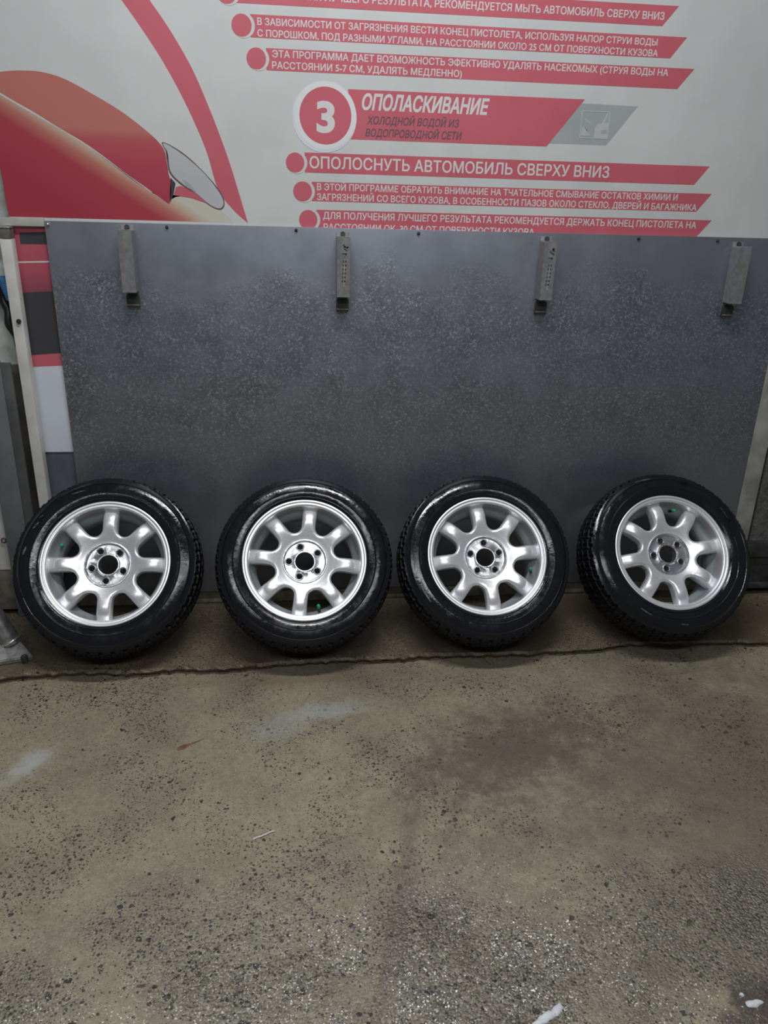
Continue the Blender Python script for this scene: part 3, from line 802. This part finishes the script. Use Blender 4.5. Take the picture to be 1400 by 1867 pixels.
LUG_R = .0540
def hub_mesh():
    bm = bmesh.new()
    prof = [(.0775, .050), (.0772, .0600), (.0755, .0618), (.0735, .0618), (.0722, .0605), (.0700, .0520), (.0690, .0505), (.0640, .0500), (.0400, .0500), (.0385, .0510),
            (.0368, .0545), (.0345, .0552), (.0325, .0545), (.0312, .0520), (.0308, .0480), (.0308, .020), (.0775, .020)]
    lathe(bm, prof, 120, closed=True)
    return mesh('hub', bm, angle=40)
def hub_with_holes():
    me = hub_mesh()
    o = link('hub', me)
    bm = bmesh.new()
    for k in range(5):
        a = radians(36 + 72 * k)
        cyl_into(bm, (LUG_R * cos(a), .05, LUG_R * sin(a)), (LUG_R * cos(a), -.09, LUG_R * sin(a)), .0098, 28)
    for k, wid in ((0, .16), (2, .22), (4, .1)):     # small key slots beside the bore
        a = radians(72 * k + 6)
        R = Matrix.Rotation(-a, 4, 'Y')
        bmx = bmesh.new(); box_into(bmx, .036, .0415, -.06, -.0465, -.006, .006); bmesh.ops.transform(bmx, matrix=R, verts=bmx.verts)
        tmp = bpy.data.meshes.new('t'); bmx.to_mesh(tmp); bmx.free(); bm.from_mesh(tmp); bpy.data.meshes.remove(tmp)
    bmesh.ops.recalc_face_normals(bm, faces=bm.faces)
    cme = bpy.data.meshes.new('cut'); bm.to_mesh(cme); bm.free()
    c = link('cut', cme)
    md = o.modifiers.new('b', 'BOOLEAN'); md.operation = 'DIFFERENCE'; md.object = c; md.solver = 'EXACT'
    bpy.context.view_layer.update()
    dg = bpy.context.evaluated_depsgraph_get()
    new = bpy.data.meshes.new_from_object(o.evaluated_get(dg))
    bpy.data.objects.remove(o); bpy.data.objects.remove(c)
    b2 = bmesh.new(); b2.from_mesh(new)
    out = mesh('hub', b2, angle=40)
    return out

TYRE, SIDE, LIP, BARREL, SPOKE, HUB = tyre_mesh(), tyre_sidewall_mesh(), lip_mesh(), barrel_mesh(), spoke_mesh(), hub_with_holes()
HUB.materials.clear(); HUB.materials.append(M_HUB)
def seat_mesh():
    bm = bmesh.new()
    lathe(bm, [(.0099, .042), (.0100, .0505), (.0108, .0522), (.0128, .0525), (.0142, .0512), (.0146, .0498)], 28)
    return mesh('lug_seat', bm, True)
SEAT = seat_mesh()
def lug_well_mesh():
    bm = bmesh.new()
    lathe(bm, [(.0097, .049), (.0096, .0385), (.0072, .034), (.0072, .021)], 24)
    return mesh('lug_well', bm, angle=40)
WELL = lug_well_mesh()
VALVE = mesh('valve_stem', (lambda b: (cyl_into(b, (.1745, -.030, 0), (.166, -.060, 0), .0055, 14, .0040), b)[1])(bmesh.new()), angle=40)
CAP = mesh('valve_cap', (lambda b: (cyl_into(b, (.166, -.060, 0), (.1628, -.0725, 0), .0060, 16, .0056), bmesh.ops.create_uvsphere(b, u_segments=12, v_segments=8, radius=.0054, matrix=Matrix.Translation((.1627, -.0725, 0))), b)[2])(bmesh.new()), True)

def arc_bars(rng_, items):
    """raised moulded characters on the sidewall; items: (centre degrees, count, radius, height)"""
    bm = bmesh.new()
    for deg, cnt, rad, hgt in items:
        for k in range(cnt):
            a = radians(deg) - k * (hgt * .85) / rad
            if rng_.random() < .1: continue
            for s in range(rng_.choice((1, 2, 2))):
                aa = a + (s - .5) * hgt * .42 / rad
                lo, hi = rad - hgt / 2 * rng_.choice((1, 1, .1)), rad + hgt / 2 * rng_.choice((1, 1, .2))
                M = Matrix.Rotation(-aa, 4, 'Y')
                box_into(bm, lo, hi, -.0985 + (rad - .25) * .12 - .0012, -.0935 + (rad - .25) * .12, -.0006, .0006, M=M)
            if rng_.random() < .6:
                M = Matrix.Rotation(-a, 4, 'Y')
                rr = rad + hgt / 2 * rng_.choice((-1, 0, 1))
                box_into(bm, rr - .0006, rr + .0006, -.0985 + (rad - .25) * .12 - .0012, -.0935 + (rad - .25) * .12, -hgt * .25, hgt * .25, M=M)
    return mesh('moulded_lettering', bm)

def foam_fleck(rng_, spots):
    """thin flecks of soap left on the sidewall; spots: (degrees, radius, length, width)"""
    bm = bmesh.new()
    for deg, rad, ln, wd in spots:
        m = 9
        L, R_ = [], []
        for k in range(m + 1):
            t = k / m
            a = radians(deg) + (t - .5) * ln / rad
            w_ = wd * (sin(pi * t) ** .6) * rng_.uniform(.5, 1) / 2 + .0002
            for lst, s in ((L, -1), (R_, 1)):
                rr = rad + s * w_ + (t - .5) * .004
                y = .0985 - max(0, rr - .245) * .16 + .0006 - (max(0, .225 - rr) * .25)
                lst.append(bm.verts.new((rr * cos(a), -y, rr * sin(a))))
        for k in range(m): bm.faces.new((L[k], L[k + 1], R_[k + 1], R_[k]))
    r = bmesh.ops.solidify(bm, geom=list(bm.faces), thickness=.0016)
    return mesh('soap_fleck', bm, True)

def wheel(x, tilt, yc, spin, label, letters, flecks, seed):
    rng_ = random.Random(seed)
    zc = max(r * cos(tilt) - w * sin(tilt) for r, w in tread + [(.2925, -.0838), (.2885, -.085)]) - .0005
    yc = -.0015 - max(r * sin(tilt) + w * cos(tilt) * 1.0 for r, w in [(r_, abs(w_)) for r_, w_ in tread])
    yoff = -(.294 * sin(tilt) - .08 * cos(tilt))
    root = empty('car_wheel', (x, yc + yoff, 0), label, 'wheel', 'wheels leaning on the grey sheet')
    base = Matrix.Translation((0, -yoff, zc)) @ Matrix.Rotation(-tilt, 4, 'X')
    sp = base @ Matrix.Rotation(-radians(spin), 4, 'Y')
    def part(name, me, mat, M, parent=root, lab=None):
        o = link(name, me, mat, parent)
        if parent is root: o.matrix_local = M
        if lab: o['label'] = lab
        return o
    ty = part('tyre', TYRE, M_TREAD, sp)
    part('sidewall', SIDE, M_RUBBER, None, ty, 'wet glossy black sidewall')
    inv = Matrix.Rotation(radians(spin), 4, 'Y')
    for it in letters:
        o = part('moulded_lettering', arc_bars(rng_, [it]), M_RUBBER, None, ty); o.matrix_local = inv
    for it in flecks:
        o = part('soap_fleck', foam_fleck(rng_, [it]), M_FOAM if it[0] == 205 else M_FILM, None, ty, 'white soapy streak' if it[0] == 205 else 'grey soapy streak'); o.matrix_local = inv
    rim = part('rim', LIP, M_ALLOY, sp)
    part('barrel', BARREL, M_BARREL, None, rim)
    for k in range(8):
        part('spoke', SPOKE, M_ALLOY, sp @ Matrix.Rotation(-radians(22.5 + 45 * k - 90), 4, 'Y'))
    hb = part('hub', HUB, M_HUB, sp)
    for k in range(5):
        a = radians(36 + 72 * k)
        s = part('lug_seat', SEAT, M_DARKHOLE, None, hb); s.location = (LUG_R * cos(a), 0, LUG_R * sin(a))
    v = part('valve_stem', VALVE, M_BLACK, sp)
    part('valve_cap', CAP, M_GREEN, None, v, 'green valve cap')
    return root

wheel(-.7309, .6345, -.2315, 156, 'silver eight spoke car wheel beside the white post, leftmost, valve cap at left',
      [(35, 9, .258, .010), (150, 5, .262, .012)],
      [(203, .229, .060, .012), (213, .232, .03, .008), (150, .262, .03, .008), (143, .266, .02, .006), (112, .262, .05, .004), (62, .285, .10, .004), (170, .262, .03, .010)], 1)
wheel(-.0734, .6607, -.2469, 285.5, 'silver eight spoke car wheel with green valve cap at bottom, second from the white post',
      [(120, 8, .262, .011), (70, 7, .266, .010), (52, 6, .262, .010)],
      [(80, .268, .10, .006), (60, .268, .07, .007), (222, .250, .10, .006), (128, .262, .03, .006), (290, .243, .08, .003)], 2)
wheel(.5613, .6569, -.246, -17, 'silver eight spoke car wheel with green valve cap at right, third from the white post',
      [(148, 7, .258, .012), (185, 10, .258, .011)],
      [(210, .262, .07, .010), (203, .255, .05, .005), (125, .266, .04, .007), (45, .238, .12, .003), (185, .262, .06, .004)], 3)
wheel(1.2374, .6718, -.2455, 76, 'silver eight spoke car wheel farthest right, beside the pale strip, valve cap at top',
      [(40, 8, .258, .011), (75, 4, .268, .010)],
      [(105, .280, .07, .004), (165, .290, .02, .008), (33, .258, .05, .005), (238, .252, .05, .005), (270, .262, .03, .003)], 4)

# ------------------------------------------------------------ litter and foam on the floor
def ribbon(name, p, q, w, h, mat, jitter, seed):
    rng_ = random.Random(seed); p, q = Vector(p), Vector(q)
    pts = [p.lerp(q, k / 8) + Vector((0, rng_.uniform(-jitter, jitter), 0)) for k in range(9)]
    bm = tube(pts, w, 8)
    for v in bm.verts: v.co.z = FZ + max(0.0005, (v.co.z - FZ) * h)
    return mesh(name, bm, True)
M_STICK = plain('pale_stick', (.62, .60, .55), .6)
M_LEAF = plain('reddish_leaf', (.17, .065, .04), .6, var=.3, scale=60)
tag(link('stick', ribbon('stick', (-.218, -1.189, FZ + .0025), (-.165, -1.164, FZ + .0025), .0022, 1, M_STICK, .0015, 1), M_STICK),
    'thin pale stick lying on the concrete floor', 'stick')
bm = bmesh.new()
P, Q = Vector((-.455, -.822, 0)), Vector((-.383, -.778, 0)); dd = (Q - P); nn = Vector((-dd.y, dd.x, 0)).normalized()
prof = [(0, .002), (.08, .008), (.2, .009), (.34, .007), (.48, .003), (.62, .0032), (.8, .002), (1, .0008)]
L = []; R_ = []; C_ = []
for t_, w_ in prof:
    c = P + dd * t_
    a = c + nn * w_; b = c - nn * w_
    L.append(bm.verts.new((a.x, a.y, FZ + .001))); R_.append(bm.verts.new((b.x, b.y, FZ + .001))); C_.append(bm.verts.new((c.x, c.y, FZ + .001 + w_ * .45)))
for i in range(len(prof) - 1):
    bm.faces.new((L[i], L[i + 1], C_[i + 1], C_[i])); bm.faces.new((C_[i], C_[i + 1], R_[i + 1], R_[i]))
tag(link('dry_leaf', mesh('dry_leaf', bm, True), M_LEAF), 'reddish brown curled leaf on the concrete floor', 'leaf')

def foam_patch(spots, seed):
    rng_ = random.Random(seed)
    bm = bmesh.new()
    for cx, cy, rx, ry, ang in spots:
        n_ = 28
        ph = [rng_.uniform(0, 6.28) for _ in range(4)]
        rings = []
        for s, hh in ((1, .0004), (.82, .0030), (.5, .0046)):
            ring = []
            for k in range(n_):
                a = 2 * pi * k / n_
                f_ = 1 + .16 * sin(2 * a + ph[0]) + .10 * sin(3 * a + ph[1]) + .07 * sin(5 * a + ph[2])
                u_, v_ = rx * s * f_ * cos(a), ry * s * f_ * sin(a)
                ring.append(bm.verts.new((cx + u_ * cos(ang) - v_ * sin(ang), cy + u_ * sin(ang) + v_ * cos(ang), FZ + hh)))
            rings.append(ring)
        for A, B in zip(rings, rings[1:]):
            for k in range(n_): bm.faces.new((A[k], A[(k + 1) % n_], B[(k + 1) % n_], B[k]))
        bm.faces.new(rings[-1])
    return mesh('soap_foam', bm, True)
tag(link('soap_foam', foam_patch([(.388, -1.702, .022, .010, .35), (.412, -1.690, .020, .008, .8), (.372, -1.712, .016, .007, .2)], 3), M_FOAM), 'white soap foam puddle left of the bottom right corner of the floor', 'foam')
tag(link('soap_foam', foam_patch([(.822, -1.712, .017, .009, .1)], 4), M_FOAM), 'white soap foam blob on a dark stained spot in the bottom right corner', 'foam')
tag(link('soap_foam_fleck', foam_patch([(.806, -1.692, .005, .004, .1)], 5), M_FOAM), 'small white foam drop above the foam blob in the bottom right corner', 'foam')
